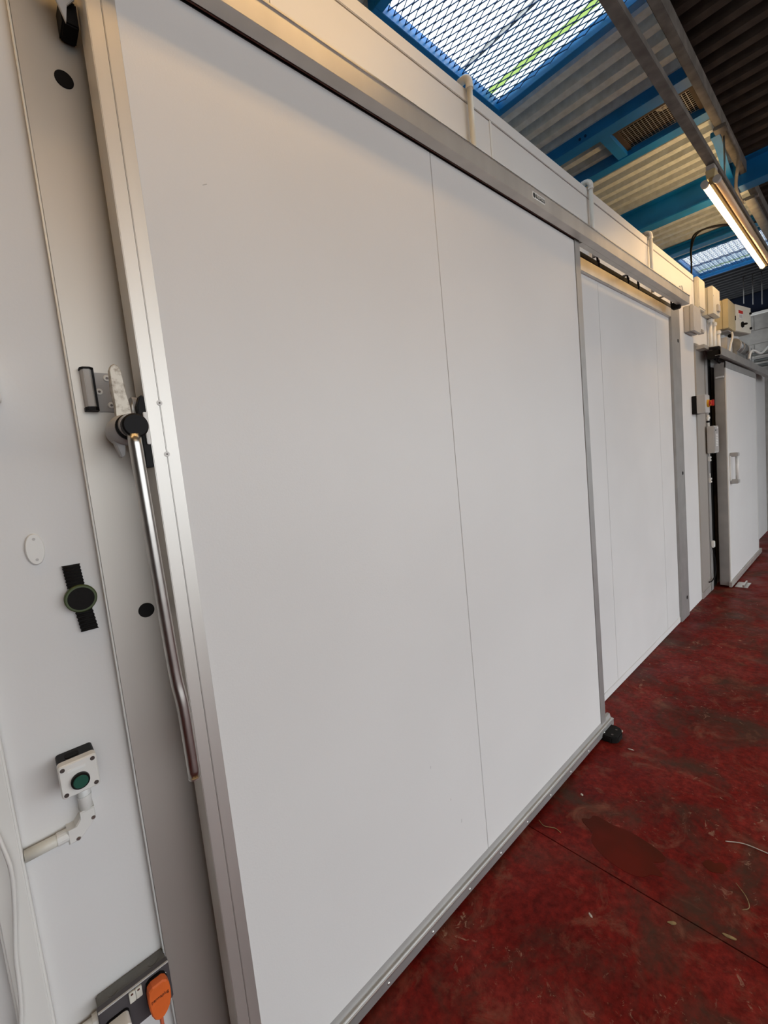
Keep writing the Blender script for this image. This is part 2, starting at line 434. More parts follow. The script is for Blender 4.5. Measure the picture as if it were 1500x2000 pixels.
# ---- roof
ce = shell('ceiling', (0, 0, ROOF))
PITCH, HGT = 0.146, 0.078
def sheet(x0, x1, y0, y1, m_, nm='roof_sheet'):
    KEY = ((0.0, 0.0), (0.060, 0.0), (0.078, HGT), (0.128, HGT), (PITCH, 0.0))
    def dz(x):
        u = x % PITCH
        for (a, za), (b, zb) in zip(KEY, KEY[1:]):
            if u <= b: return za + (zb - za) * (u - a) / (b - a)
        return 0.0
    prof = []; x = math.floor(x0 / PITCH) * PITCH
    while x < x1 + PITCH:
        for dx, z_ in KEY[:4]:
            if x0 + 1e-4 < x + dx < x1 - 1e-4: prof.append((x + dx, z_))
        x += PITCH
    prof = [(x0, dz(x0))] + prof + [(x1, dz(x1))]
    vs = []; fs = []
    for (px, pz) in prof: vs += [(px, y0, ROOF + pz), (px, y1, ROOF + pz), (px, y0, ROOF + pz + 0.006), (px, y1, ROOF + pz + 0.006)]
    for i in range(len(prof) - 1):
        a, b = i * 4, i * 4 + 4
        fs += [(a, b, b + 1, a + 1), (a + 2, a + 3, b + 3, b + 2), (a, a + 2, b + 2, b), (a + 1, b + 1, b + 3, a + 3)]
    MB().add(vs, fs).build(nm, m_, ce)
def strip(x0, x1, y0, y1, m_):
    n = max(1, round((x1 - x0) / 0.95)); st = (x1 - x0) / n
    for k in range(n): sheet(x0 + k * st, x0 + (k + 1) * st, y0, y1, m_)
BY = 0.735
strip(-5.0, 14.0, -4.1, BY, M_sheetd)                 # bay over the viewer, its low light put into the sheet colour
strip(-5.0, 1.745, BY, 4.1, M_sheet)
strip(1.745, 2.86, 1.69, 4.1, M_sheet)
strip(2.86, 3.74, BY, 4.1, M_sheet)
strip(3.74, 4.02, 1.262, 4.1, M_sheet)
strip(4.02, 6.80, BY, 4.1, M_sheet)
strip(6.80, 7.98, 1.70, 4.1, M_sheet)
strip(7.98, 14.0, BY, 4.1, M_sheetn)  # far roof colour darkened to offset the second lamp row's light

# ================================================================== ROOF THINGS
def skylight(x0, x1, y0, y1, label, upst):
    """framed opening with expanded-metal guard and glazed upstand"""
    t = thing('roof_light', ((x0 + x1) / 2, (y0 + y1) / 2, ROOF), label, 'skylight', None)
    fw = 0.05
    for (a, b, c, d) in ((x0 - fw, x1 + fw, y1, y1 + fw), (x0 - fw, x1 + fw, y0 - fw, y0), (x0 - fw, x0, y0, y1), (x1, x1 + fw, y0, y1)):
        MB().box(a, b, c, d, ROOF - 0.02, ROOF + 0.05).build('frame_bar', M_blue, t, bevel=0.002)
    # guard mesh: diamonds 0.0405 x 0.102
    mb = MB(); px, py = 0.0405, 0.051; z = ROOF + 0.012
    ny = int((y1 - y0) / py) + 2; nx = int((x1 - x0) / px) + 2
    for j in range(ny):
        ya = y1 - j * py; yb = ya - py
        if yb < y0: break
        for i in range(nx):
            xa = x0 + i * px + (px / 2 if j % 2 else 0)
            for sx in (-1, 1):
                xb = xa + sx * px / 2
                if x0 <= xa <= x1 and x0 <= xb <= x1:
                    mb.bar((xa, ya, z), (xb, yb, z + 0.004), 0.0036, 0.0045)
            if j and x0 + 0.01 <= xa <= x1 - 0.01:
                mb.bar((xa, ya - 0.008, z + 0.001), (xa, ya + 0.008, z + 0.001), 0.0075, 0.005)
    g = mb.build('guard_mesh', M_bluem, t); g['kind'] = 'stuff'
    # glazing: clear pane, bar, translucent sheet with an algae-stained band
    xb = x0 + (x1 - x0) * 0.655; zg = ROOF + 0.062
    MB().box(x0 - 0.03, xb - 0.006, y0 - 0.03, y1 + 0.03, zg, zg + 0.006).build('pane', M_pane, t)
    MB().box(xb - 0.006, xb + 0.004, y0 - 0.03, y1 + 0.03, zg - 0.012, zg + 0.012).build('glazing_bar', M_galv, t)
    MB().box(xb + 0.004, x1 - 0.105, y0 - 0.03, y1 + 0.03, zg, zg + 0.004).build('translucent_pane', M_grp, t)
    MB().box(x1 - 0.105, x1 - 0.055, y0 - 0.03, y1 + 0.03, zg, zg + 0.004).build('stained_pane', M_algae, t)
    MB().box(x1 - 0.055, x1 + 0.03, y0 - 0.03, y1 + 0.03, zg, zg + 0.004).build('translucent_pane', M_grp, t)
    for (a, b_, c, d) in ((x0 - 0.04, x1 + 0.04, y1 + 0.03, y1 + 0.04), (x0 - 0.04, x1 + 0.04, y0 - 0.04, y0 - 0.03), (x0 - 0.04, x0 - 0.03, y0 - 0.03, y1 + 0.03), (x1 + 0.03, x1 + 0.04, y0 - 0.03, y1 + 0.03)):
        MB().box(a, b_, c, d, ROOF + 0.05, zg + 0.02).build('upstand', M_blue, t)
    return t
skylight(1.775, 2.812, 0.79, 1.642, 'large mesh-guarded skylight with blue frame above the near door', 0.3)
skylight(6.85, 7.93, 0.79, 1.65, 'far mesh-guarded skylight behind the glowing tube light', 0.3)

def ibeam(name, x, w_, d, y0, y1, label, web=0.008, ztop=ROOF):
    t = thing(name, (x, (y0 + y1) / 2, ztop - d), label, 'beam')
    MB().box(x, x + w_, y0, y1, ztop - d, ztop - d + 0.012).build('bottom_flange', M_blue, t, bevel=0.001)
    MB().box(x + w_ / 2 - web / 2, x + w_ / 2 + web / 2, y0, y1, ztop - d + 0.012, ztop - 0.012).build('web', M_blue, t)
    MB().box(x, x + w_, y0, y1, ztop - 0.012, ztop).build('top_flange', M_blue, t, bevel=0.001)
    return t
# channel-section rafter with bolt holes
ra = thing('roof_rafter', (3.55, 2.4, 3.9), 'bright blue steel rafter left of the wire-grid vent', 'beam')
MB().box(3.520, 3.628, BY, 4.0, 3.899, 3.911).build('bottom_flange', M_blue, ra, bevel=0.001)
MB().box(3.520, 3.532, BY, 4.0, 3.911, ROOF).build('web', M_blue, ra, bevel=0.001)
for y in (1.385, 1.425):
    MB().disc((3.52, y, 3.93), (-1, 0, 0), 0.009, 0.006, 8).build('bolt', M_bluem, ra)
ra2 = thing('roof_rafter', (4.03, 2.4, 3.9), 'blue steel rafter right of the wire-grid vent', 'beam')
MB().box(3.985, 4.08, BY, 4.0, 3.899, 3.911).build('bottom_flange', M_blue, ra2, bevel=0.001)
MB().box(3.985, 3.997, BY, 4.0, 3.911, ROOF).build('web', M_blue, ra2, bevel=0.001)
MB().box(3.63, 3.985, 1.262, 1.33, 3.905, ROOF).build('trimmer', M_blue, ra2, bevel=0.002)
ibeam('main_beam', 5.02, 0.14, 0.215, -4.0, 4.0, 'deep blue steel main beam crossing above the lamp', ztop=ROOF)
ibeam('roof_rafter', 6.36, 0.12, 0.09, BY, 4.0, 'blue rafter edging the far skylight')
# vent with wire grid
ve = thing('roof_vent', (3.8, 1.0, ROOF), 'wire-grid roof vent with pale fan dome inside', 'vent')
MB().box(3.66, 3.70, 0.80, 1.262, 3.93, 4.25).build('casing', M_brown, ve)
MB().box(3.985, 4.02, 0.80, 1.262, 3.95, 4.25).build('casing', M_brown, ve)
MB().box(3.66, 4.02, 1.235, 1.262, 3.935, 4.25).build('casing', M_brown, ve)
MB().box(3.66, 4.02, 0.76, 0.80, 3.935, 4.25).build('casing', M_brown, ve)
MB().box(3.66, 4.02, 0.76, 1.262, 4.25, 4.26).build('casing_top', M_brown, ve)
mb = MB()
for i in range(13): x = 3.70 + i * 0.0237; mb.bar((x, 0.80, 3.945), (x, 1.235, 3.945), 0.0022, 0.0022)
for i in range(19): y = 0.80 + i * 0.0242; mb.bar((3.70, y, 3.947), (3.985, y, 3.947), 0.0022, 0.0022)
g = mb.build('wire_grid', M_zinc, ve); g['kind'] = 'stuff'
mb = MB()
for k in range(6):
    a0, a1 = math.pi / 2 * k / 6, math.pi / 2 * (k + 1) / 6
    mb.tube([(3.86, 0.98, 4.06 - 0.05 * math.sin(a0)), (3.86, 0.98, 4.06 - 0.05 * math.sin(a1))], [0.07 * math.cos(a0), 0.07 * math.cos(a1) + 1e-4], 20, cap=(k == 5))
mb.build('fan_dome', M_cream, ve)
MB().tube([(3.86, 0.98, 4.06), (3.86, 0.98, 4.25)], 0.05, 16).build('fan_motor', M_galv, ve)

# long grey purlins along X
pu = thing('purlin', (3.0, 0.733, 3.875), 'upper grey concrete purlin under the dark roof edge', 'beam')
MB().box(-4.99, 13.99, 0.711, 0.757, 3.875, 3.972).build('beam_body', M_conc, pu, bevel=0.003)
MB().box(-4.99, 13.99, 0.7615, 0.766, 3.90, 3.93).build('cable_run', M_black, pu)
tr = thing('lighting_trunking', (3.0, 0.733, 3.512), 'lower grey steel trunking carrying the tube light', 'beam')
MB().box(-3.0, 9.5, 0.708, 0.758, 3.512, 3.552).build('trunking_body', M_conc, tr, bevel=0.002)
for x in (-2.0, 1.2, 4.35, 9.2):
    MB().tube([(x, 0.733, 3.552), (x, 0.733, 3.874)], 0.006, 8).build('hanger_rod', M_galv, tr)
# diagonal blue brace and conduit near the purlin
br = thing('roof_brace', (4.4, 0.77, 3.8), 'flat blue brace running from purlin to main beam', 'brace')
MB().bar((4.33, 0.772, 3.868), (5.05, 0.822, 3.868), 0.05, 0.008, (0, 0, 1)).build('brace_plate', M_blue, br)
MB().box(4.27, 4.36, 0.745, 0.80, 3.862, 3.90).build('end_cleat', M_blue, br, bevel=0.002)
cl = thing('roof_conduit', (4.2, 0.7, 3.8), 'grey conduit clamped on the purlin beside the brace', 'conduit')
MB().tube(bez([(4.20, 0.700, 3.868), (4.45, 0.700, 3.866), (4.71, 0.705, 3.86), (4.95, 0.76, 3.80), (5.02, 0.77, 3.74), (5.3, 0.775, 3.72)], 8), 0.012, 10).build('pipe', M_conc, cl)
MB().box(4.17, 4.25, 0.69, 0.765, 3.85, 3.875).build('clamp', M_conc, cl, bevel=0.004)
gp = thing('purlin', (8, 0.76, 3.85), 'light grey roof strut seen right of the tube light', 'beam')
MB().bar((5.45, 0.745, 3.80), (9.0, 0.745, 3.80), 0.07, 0.02).build('strut_body', M_galv, gp)
MB().bar((5.50, 0.80, 3.82), (5.50, 0.69, 3.82), 0.05, 0.02).build('end_plate', M_galv, gp)

# fluorescent battens
def batten(x0, x1, label, lit, mt, y=0.733):
    z = 3.388
    t = thing('tube_light', (x0, y, z), label, 'light fixture')
    MB().prism([(y - 0.022, z + 0.035), (y + 0.022, z + 0.035), (y + 0.028, z + 0.085), (y - 0.028, z + 0.085)], x0, x1, 'x').build('batten', M_lampw, t, bevel=0.002)
    MB().prism([(y - 0.008, z + 0.0), (y + 0.008, z + 0.0), (y + 0.018, z + 0.035), (y - 0.018, z + 0.035)], x0 + 0.03, x1 - 0.03, 'x').build('spine', M_lampw, t)
    for q, s_ in enumerate((1, -1)):
        yy = y + s_ * 0.034
        MB().tube([(x0 + 0.035, yy, z + 0.012), (x1 - 0.035, yy, z + 0.012)], 0.019, 20).build('tube', mt if lit[q] else M_tubeoff, t)
        for a, b in ((x0, x0 + 0.035), (x1 - 0.035, x1)):
            MB().tube([(a, yy, z + 0.012), (b, yy, z + 0.012)], 0.0225, 20).build('end_cap', M_greyb, t)
    for x in (x0 + 0.1, x1 - 0.1):
        MB().box(x - 0.02, x + 0.02, y - 0.02, y + 0.02, z + 0.085, 3.512).build('bracket', M_galv, t, bevel=0.002)
    MB().box(x0 + 0.0, x0 + 0.10, y - 0.024, y + 0.024, z + 0.085, z + 0.118).build('cable_box', M_greyb, t, bevel=0.004)
    return t
batten(3.88, 6.30, 'glowing twin tube light under the trunking at upper right', (True, False), M_tubeb)
batten(-1.0, 1.45, 'twin tube light overhead near the sliding door', (True, True), M_tube)
batten(-1.0, 1.45, 'unseen twin tube light added as warm fill, nearer the left end', (True, True), M_tubefill, -1.3)  # second row is out of view, added for warm fill light
batten(3.2, 5.65, 'unseen twin tube light added as warm fill, farther along the shed', (True, True), M_tubefill, -1.3)
tr = thing('lighting_trunking', (3.0, -1.3, 3.512), 'unseen grey trunking added for the fill lamps behind the viewer', 'beam')
MB().box(-3.0, 9.5, -1.325, -1.275, 3.512, 3.552).build('trunking_body', M_conc, tr, bevel=0.002)
for x in (-2.0, 1.2, 4.35, 9.2):
    MB().tube([(x, -1.3, 3.552), (x, -1.3, 3.972)], 0.006, 8).build('hanger_rod', M_galv, tr)

# suspension rods in the distance
for i, (x, y, z0) in enumerate(((8.6, 1.266, 3.60), (8.6, 1.162, 3.55), (8.6, 1.061, 3.52))):
    o = MB().tube([(x, y, z0), (x, y, ROOF + 0.01)], 0.006, 8).build('suspension_rod', M_galv)
    tag(o, ('leftmost', 'middle', 'rightmost')[i] + ' of the three thin steel rods hanging below the far skylight', 'rod', 'thin steel suspension rods')

# ================================================================== SLIDING DOOR
DY = 1.05
do = thing('sliding_door', (1.38, 1.08, 0.018), 'wide white insulated sliding door with aluminium edge frame', 'door')
core = MB().box(0.282, 2.505, DY + 0.012, 1.118, 0.03, 2.842).build('core', M_pvc, do)
MB().box(0.326, 1.3178, DY + 0.004, DY + 0.02, 0.075, 2.79).build('panel', M_panel, do, bevel=0.0012)
MB().box(1.3192, 2.4565, DY + 0.004, DY + 0.02, 0.075, 2.79).build('panel', M_panel, do, bevel=0.0012)
for (x, z, l, a) in ((0.47, 2.39, 0.006, 0.5), (1.03, 0.60, 0.005, 1.4), (1.17, 0.30, 0.007, 1.5), (1.12, 0.42, 0.004, 1.5)):
    MB().bar((x - l * math.cos(a), DY + 0.0039, z - l * math.sin(a)), (x + l * math.cos(a), DY + 0.0039, z + l * math.sin(a)), 0.0006, 0.0016).build('scuff_mark', M_greyb, do)
# left stile: two-part profile with a fine groove at x = 0.299
st = MB().box(0.270, 0.2982, DY, 1.118, 0.020, 2.845).build('stile', M_alu, do, bevel=0.0015)
MB().box(0.2990, 0.3262, DY, DY + 0.02, 0.020, 2.845).build('stile_cover', M_alu, do, bevel=0.0015)
MB().box(2.4565, 2.517, DY, 1.118, 0.020, 2.845).build('stile', M_alud, do, bevel=0.0015)
MB().box(0.3262, 2.4565, DY, DY + 0.03, 2.792, 2.844).build('top_rail', M_alu, do, bevel=0.002)
MB().box(0.3262, 2.4565, DY + 0.002, DY + 0.012, 2.786, 2.7925).build('panel_gasket', M_black, do)
MB().box(0.3262, 2.4565, DY - 0.003, DY, 2.800, 2.8065).build('rail_ridge', M_alu, do, bevel=0.001)
for x, z in ((1.40, 2.815), (0.75, 2.815), (2.2, 2.815)):
    MB().disc((x, DY, z), (0, -1, 0), 0.003, 0.001, 10).build('rivet', M_screw, do)
# bottom rail: folded bumper profile running past the door's edge
br_ = MB().prism([(DY - 0.018, 0.018), (DY - 0.018, 0.054), (DY - 0.012, 0.060), (DY - 0.002, 0.060), (DY + 0.004, 0.082), (DY + 0.02, 0.082), (DY + 0.02, 0.018)], 0.272, 2.585, 'x').build('bottom_rail', M_alud, do, bevel=0.001)
MB().box(0.272, 2.585, DY - 0.0195, DY - 0.0165, 0.054, 0.0575).build('rail_lip', M_zinc, do)
MB().box(0.30, 2.5, DY + 0.02, 1.115, 0.006, 0.03).build('wiper_seal', M_rubber, do)
for k in range(-2, 9):
    x = 0.727 + 0.2148 * k
    if x > 0.28: MB().disc((x, DY - 0.018, 0.034), (0, -1, 0), 0.0052, 0.003, 12, 0.0018).build('rivet', M_zinc, do)
for z in (1.874, 1.761):
    MB().disc((0.299, DY, z), (0, -1, 0), 0.0058, 0.0012, 20).build('screw', M_sign, do)
    MB().disc((0.299, DY - 0.0012, z), (0, -1, 0), 0.0020, 0.0006, 10).build('screw_recess', M_screw, do)
# rubber floor guide at the door's trailing corner
gd = thing('floor_guide', (2.49, 1.0, 0), 'black rubber floor guide block at the door corner', 'door guide')
MB().prism([(2.415, 1.085), (2.415, 0.985), (2.437, 0.955), (2.50, 0.955), (2.545, 0.975), (2.555, 1.005), (2.545, 1.085)], 0.0, 0.036, 'z', ch=0.0).build('guide_block', M_rubber, gd, bevel=0.006)
for x in (2.45, 2.51): MB().disc((x, 0.99, 0.036), (0, 0, 1), 0.006, 0.002, 10).build('bolt', M_screw, gd)

# ---- lever handle on the door's left edge
ha = thing('door_lever_handle', (0.24, 1.05, 1.03), 'long steel tube lever with black hub on the sliding door', 'handle')
HX, HZ = 0.2345, 1.822
MB().prism(rrect(1.075, 1.112, 1.735, 1.892, 0.012), 0.252, 0.270, 'x').build('mount_plate', M_castg, ha)
MB().prism([(0.254, 1.736), (0.2695, 1.734), (0.2695, 1.890), (0.262, 1.890), (0.254, 1.868)], 1.052, 1.075, 'y').build('side_block', M_black, ha, bevel=0.002)
MB().box(0.262, 0.2698, 1.046, 1.052, 1.784, 1.853).build('latch_plate', M_sign, ha, bevel=0.001)
# grey cast hub housing, cone towards the lever
mb = MB(); mb.tube([(0.226, 1.128, HZ - 0.004), (0.227, 1.10, HZ - 0.004), (0.229, 1.072, HZ - 0.003), (0.2315, 1.045, HZ - 0.002)], [0.026, 0.031, 0.0325, 0.027], 28)
mb.build('hub_housing', M_castg, ha)
MB().disc((0.2318, 1.045, HZ - 0.002), (0, -1, 0), 0.0275, 0.010, 28, 0.002).build('hub_collar', M_black, ha)
MB().disc((0.2330, 1.035, HZ), (0, -1, 0), 0.0245, 0.013, 28, 0.001).build('hub_ring', M_castg, ha)
MB().disc((HX, 1.022, HZ - 0.003), (0, -1, 0), 0.0245, 0.020, 32, 0.003).build('hub_cap', M_black, ha)
# worn release arm pointing up
arm = [(0.2165, 1.868), (0.2140, 1.905), (0.2155, 1.944), (0.2190, 1.953), (0.2255, 1.9565), (0.2320, 1.953), (0.2365, 1.945), (0.2400, 1.90), (0.2440, 1.868), (0.246, 1.83), (0.214, 1.83)]
MB().prism(arm, 1.066, 1.086, 'y', ch=0.002).build('release_arm', M_cast, ha)
MB().prism([(0.204, 1.802), (0.228, 1.802), (0.222, 1.763), (0.2145, 1.760)], 1.075, 1.098, 'y').build('stop_finger', M_castg, ha, bevel=0.002)
MB().tube([(0.250, 1.082, 1.84), (0.252, 1.082, 1.872), (0.262, 1.082, 1.885)], 0.006, 10).build('spring_pin', M_alu, ha)
# steel lever tube: straight, slight kink near the lower end
mb = MB(); mb.tube(bez([(0.2300, 1.012, HZ - 0.02), (0.2330, 1.012, 1.60), (0.2375, 1.012, 1.36), (0.2400, 1.010, 1.265), (0.2435, 1.004, 1.20), (0.2445, 0.999, 1.045)], 10), 0.0128, 24, cap=True)
mb.build('lever_tube', M_steel, ha)
MB().ring((0.2445, 0.999, 1.0452), (0, 0.03, -1), 0.0095, 0.0132, 0.003, 24).build('tube_end', M_zinc, ha)

# ---- keeper on the jamb
ke = thing('latch_keeper', (0.205, 1.16, 1.87), 'silver latch keeper with black edging screwed to the jamb', 'latch')
MB().box(0.198, 0.237, PY - 0.003, PY, 1.872, 1.960).build('base_plate', M_castg, ke, bevel=0.001)
MB().prism([(0.1765, PY), (0.1765, PY - 0.016), (0.181, PY - 0.024), (0.192, PY - 0.026), (0.196, PY - 0.020), (0.196, PY)], 1.880, 1.962, 'z').build('hook', M_greyb, ke, bevel=0.001)
MB().prism([(0.1750, PY), (0.1750, PY - 0.016), (0.180, PY - 0.025), (0.193, PY - 0.0275), (0.2005, PY - 0.021), (0.2005, PY)], 1.962, 1.966, 'z').build('edging', M_black, ke)
MB().prism([(0.1750, PY), (0.1750, PY - 0.016), (0.180, PY - 0.025), (0.193, PY - 0.0275), (0.2005, PY - 0.021), (0.2005, PY)], 1.872, 1.880, 'z').build('edging', M_black, ke)
MB().box(0.196, 0.2005, PY - 0.021, PY, 1.880, 1.962).build('edging', M_black, ke)
for x, z in ((0.227, 1.948), (0.208, 1.917), (0.228, 1.887)):
    s_ = MB().disc((x, PY - 0.003, z), (0, -1, 0), 0.0075, 0.003, 20, 0.0015).build('screw', M_sign, ke)
    MB().disc((x, PY - 0.006, z), (0, -1, 0), 0.0028, 0.0005, 10).build('screw_recess', M_screw, s_, origin=s_['_o'])

# ================================================================== TRACK COVER
tc_ = thing('door_track', (1.9, 1.06, 2.78), 'long aluminium track cover running above the sliding door', 'door track')
HZ0, HZ1, HY = 2.786, 2.858, 1.0
MB().prism([(HY, HZ0), (HY, HZ1 - 0.006), (HY + 0.010, HZ1), (HY + 0.03, HZ1 + 0.004), (HY + 0.088, HZ1 + 0.006), (HY + 0.088, HZ1 + 0.002), (HY + 0.03, HZ1), (HY + 0.0125, HZ1 - 0.004), (HY + 0.003, HZ1 - 0.009), (HY + 0.003, HZ0 + 0.003), (HY + 0.040, HZ0 + 0.003), (HY + 0.040, HZ0)], 0.135, 4.45, 'x').build('cover', M_alu, tc_, bevel=0.0008)
MB().box(2.525, 4.445, HY + 0.040, HY + 0.068, HZ0, HZ0 + 0.003).build('underside_plate', M_alu, tc_)
MB().box(0.135, 4.45, HY - 0.003, HY + 0.001, HZ1 - 0.010, HZ1 - 0.005).build('cover_bead', M_zinc, tc_)
MB().box(0.16, 4.44, 1.0425, 1.090, 2.848, 2.8585).build('rail', M_alud, tc_, bevel=0.002)
MB().prism([(HY + 0.002, HZ0), (HY + 0.002, HZ1 - 0.004), (HY + 0.088, HZ1 + 0.004), (HY + 0.088, HZ1 - 0.03), (HY + 0.05, HZ0)], 4.447, 4.452, 'x').build('end_plate', M_alu, tc_)
MB().prism([(HY + 0.002, HZ0), (HY + 0.002, HZ1 - 0.004), (HY + 0.088, HZ1 + 0.004), (HY + 0.088, HZ1 - 0.03), (HY + 0.05, HZ0)], 0.133, 0.138, 'x').build('end_plate', M_alu, tc_)
MB().box(4.36, 4.42, HY + 0.05, HY + 0.11, 2.762, 2.812).build('buffer', M_rubber, tc_, bevel=0.006)
MB().box(0.238, 0.268, 1.115, 1.166, 2.662, 2.712).build('buffer', M_rubber, tc_, bevel=0.003)
MB().prism([(0.2405, 2.645), (0.246, 2.68), (0.262, 2.70), (0.262, 2.80), (0.195, 2.80), (0.215, 2.72)], 1.094, 1.100, 'y').build('end_bracket', M_greyb, tc_, bevel=0.001)
for x in (0.3, 1.1, 1.9, 2.7, 3.5, 4.3):
    MB().box(x - 0.015, x + 0.015, 1.085, WY, 2.866, 2.872).build('wall_bracket', M_alud, tc_)
for x in (2.86, 3.35, 3.55, 4.32):
    MB().tube([(x, 1.095, 2.845), (x + 0.03, 1.105, 2.80), (x + 0.06, 1.110, 2.815), (x + 0.08, 1.118, 2.79), (x + 0.14, 1.130, 2.805)], 0.006, 8).build('hook', M_black, tc_)
lb = MB().box(1.939, 2.050, HY - 0.0012, HY, 2.806, 2.834).build('label_plate', M_sign, tc_)
MB().box(1.9668, 2.0455, HY - 0.0017, HY - 0.0011, 2.8125, 2.8285).build('label_band', M_ink, lb, origin=tc_['_o'])
MB().disc((1.953, HY - 0.0011, 2.820), (0, -1, 0), 0.0105, 0.0006, 20).build('label_emblem', M_ink, lb, origin=tc_['_o'])
lb['_o'] = tc_['_o']
text('label_lettering', 'FERMOD', 0.0165, (2.006, HY - 0.0019, 2.8205), M_sign, lb, sx=1.05)

# ================================================================== PVC OVERFLOW PIPES
for i, (x, dz, lab) in enumerate(((1.762, 0, 'cream plastic pipe hooking over the wall top, nearest of three'), (2.993, 0, 'white plastic pipe hooking over the wall top, middle of three'), (4.10, 0, 'white plastic pipe hooking over the wall top, farthest of three'))):
    t = thing('drain_pipe', (x, 1.165, 2.87), lab, 'pipe', 'pipes hooked over the cold-room wall')
    m_ = M_pvcold if i == 0 else M_pvc
    MB().tube([(x, 1.163, 2.872), (x, 1.163, 3.285)], 0.0125, 16).build('pipe', m_, t)
    MB().tube([(x, 1.163, 3.283)] + [(x, 1.163 + 0.03 - 0.03 * math.cos(a), 3.30 + 0.03 * math.sin(a)) for a in [R(0), R(22), R(45), R(67), R(90)]] + [(x, 1.215, 3.33)], 0.0158, 16).build('elbow', M_pvc, t)
    MB().ring((x, 1.163, 3.275), (0, 0, 1), 0.012, 0.0172, 0.012, 16).build('socket_collar', M_pvc, t)
    MB().tube([(x, 1.21, 3.33), (x, 1.33, 3.33), (x, 1.345, 3.31), (x, 1.345, 3.285)], 0.0125, 14).build('pipe', M_pvc, t)

# ================================================================== NEAR WALL THINGS
# push-button station
pb = thing('push_button_box', (0.053, 1.15, 1.06), 'small white box with one round green push button', 'switch')
MB().prism(rrect(0.020, 0.087, 1.060, 1.130, 0.006, 4), 1.140, WY, 'y').build('back_box', M_black, pb)
MB().prism(rrect(0.0185, 0.0875, 1.059, 1.1315, 0.007, 4), 1.120, 1.141, 'y', ch=0.003).build('cover', M_pvc, pb)
MB().disc((0.053, 1.120, 1.088), (0, -1, 0), 0.0168, 0.009, 32, 0.002).build('bezel', M_black, pb)
MB().disc((0.053, 1.1125, 1.088), (0, -1, 0), 0.0135, 0.003, 32, 0.001).build('button', M_green, pb)
for x in (0.0265, 0.0795):
    for z in (1.0675, 1.1225):
        s_ = MB().disc((x, 1.120, z), (0, -1, 0), 0.0044, 0.0008, 14).build('screw', M_screw, pb)
MB().box(0.034, 0.066, 1.1194, 1.1202, 1.1125, 1.1185).build('legend_strip', M_sign, pb)
MB().prism(rrect(0.035, 0.060, 1.150, 1.170, 0.006, 3), 1.130, 1.1315, 'z').build('knockout', M_rubber, pb)
# conduit from the box to the trunking
cn = thing('cable_conduit', (0.03, 1.17, 0.95), 'white conduit elbow below the green button box', 'conduit')
cy = 1.170
MB().tube([(0.058, cy, 1.060), (0.057, cy, 0.985)], 0.0125, 16).build('pipe', M_pvc, cn)
MB().ring((0.0575, cy, 1.022), (0, 0, 1), 0.012, 0.0138, 0.004, 18).build('collar', M_pvc, cn)
MB().prism([(0.044, 0.996), (0.071, 0.996), (0.071, 0.972), (0.066, 0.964), (0.042, 0.941), (0.032, 0.937), (0.017, 0.937), (0.017, 0.970), (0.032, 0.970), (0.044, 0.984)], cy - 0.014, WY, 'y', ch=0.003).build('elbow_box', M_pvc, cn)
MB().tube([(0.020, cy, 0.9545), (-0.056, cy, 0.9545)], 0.0125, 16).build('pipe', M_pvcold, cn)
MB().ring((-0.001, cy, 0.9545), (1, 0, 0), 0.012, 0.0138, 0.024, 18).build('collar', M_pvc, cn)
for x, z in ((0.066, 0.9725), (0.0345, 0.9425)):
    MB().disc((x, cy - 0.013, z), (0, -1, 0), 0.0042, 0.0028, 14, 0.0012).build('screw', M_steel, cn)
# vertical trunking at the frame's edge
tk = thing('cable_trunking', (-0.085, 1.17, 0), 'white vertical cable trunking at the left edge', 'trunking')
MB().prism(rrect(-0.113, -0.057, 1.160, WY, 0.003, 2), 0.004, 3.2, 'z').build('trunking_body', M_pvc, tk)
MB().prism(rrect(-0.109, -0.061, 1.1565, 1.162, 0.002, 2), 0.004, 3.2, 'z').build('trunking_lid', M_pvc, tk)
ca = MB().tube(bez([(-0.098, 1.148, 1.30), (-0.094, 1.146, 1.10), (-0.083, 1.140, 1.02), (-0.077, 1.136, 0.96), (-0.083, 1.138, 0.88), (-0.094, 1.142, 0.79), (-0.098, 1.142, 0.72), (-0.103, 1.140, 0.66), (-0.118, 1.140, 0.58), (-0.14, 1.14, 0.40), (-0.15, 1.14, 0.02)], 8), 0.0038, 10).build('hanging_cable', M_pvc)
tag(ca, 'slack white cable hanging in front of the vertical trunking', 'cable')
lbx = thing('wall_box', (0.02, 1.17, 1.883), 'white plastic box cut by the left edge of the picture', 'box')
MB().prism(rrect(-0.04, 0.037, 1.889, 1.975, 0.004, 3), 1.155, WY, 'y', ch=0.002).build('housing', M_pvc, lbx)
MB().box(-0.03, 0.030, 1.152, 1.156, 1.898, 1.966).build('cover', M_pvc, lbx, bevel=0.001)
# black strap gadget with green-rimmed disc
wa = thing('strap_holder', (0.111, 1.17, 1.385), 'black ribbed strap with green-rimmed black disc on the wall', 'holder')
def strapseg(z0, z1, x0, x1, n):
    mb = MB()
    left = []; right = []
    for k in range(n * 4 + 1):
        f = k / (n * 4); z = z0 + (z1 - z0) * f; xc = x0 + (x1 - x0) * f; wv = 0.0009 * math.cos(2 * math.pi * k / 4)
        left.append((xc - 0.0158 - wv, z)); right.append((xc + 0.0158 + wv, z))
    poly = left + right[::-1]
    mb.prism(poly, 1.176, WY, 'y')
    for k in range(n):
        f = (k + 0.5) / n; z = z0 + (z1 - z0) * f; xc = x0 + (x1 - x0) * f
        mb.tube([(xc - 0.015, 1.1765, z), (xc + 0.015, 1.1765, z)], 0.0030, 8)
    return mb
strapseg(1.487, 1.538, 0.1075, 0.1045, 7).build('strap', M_rubber, wa)
strapseg(1.385, 1.436, 0.1195, 0.1140, 6).build('strap', M_rubber, wa)
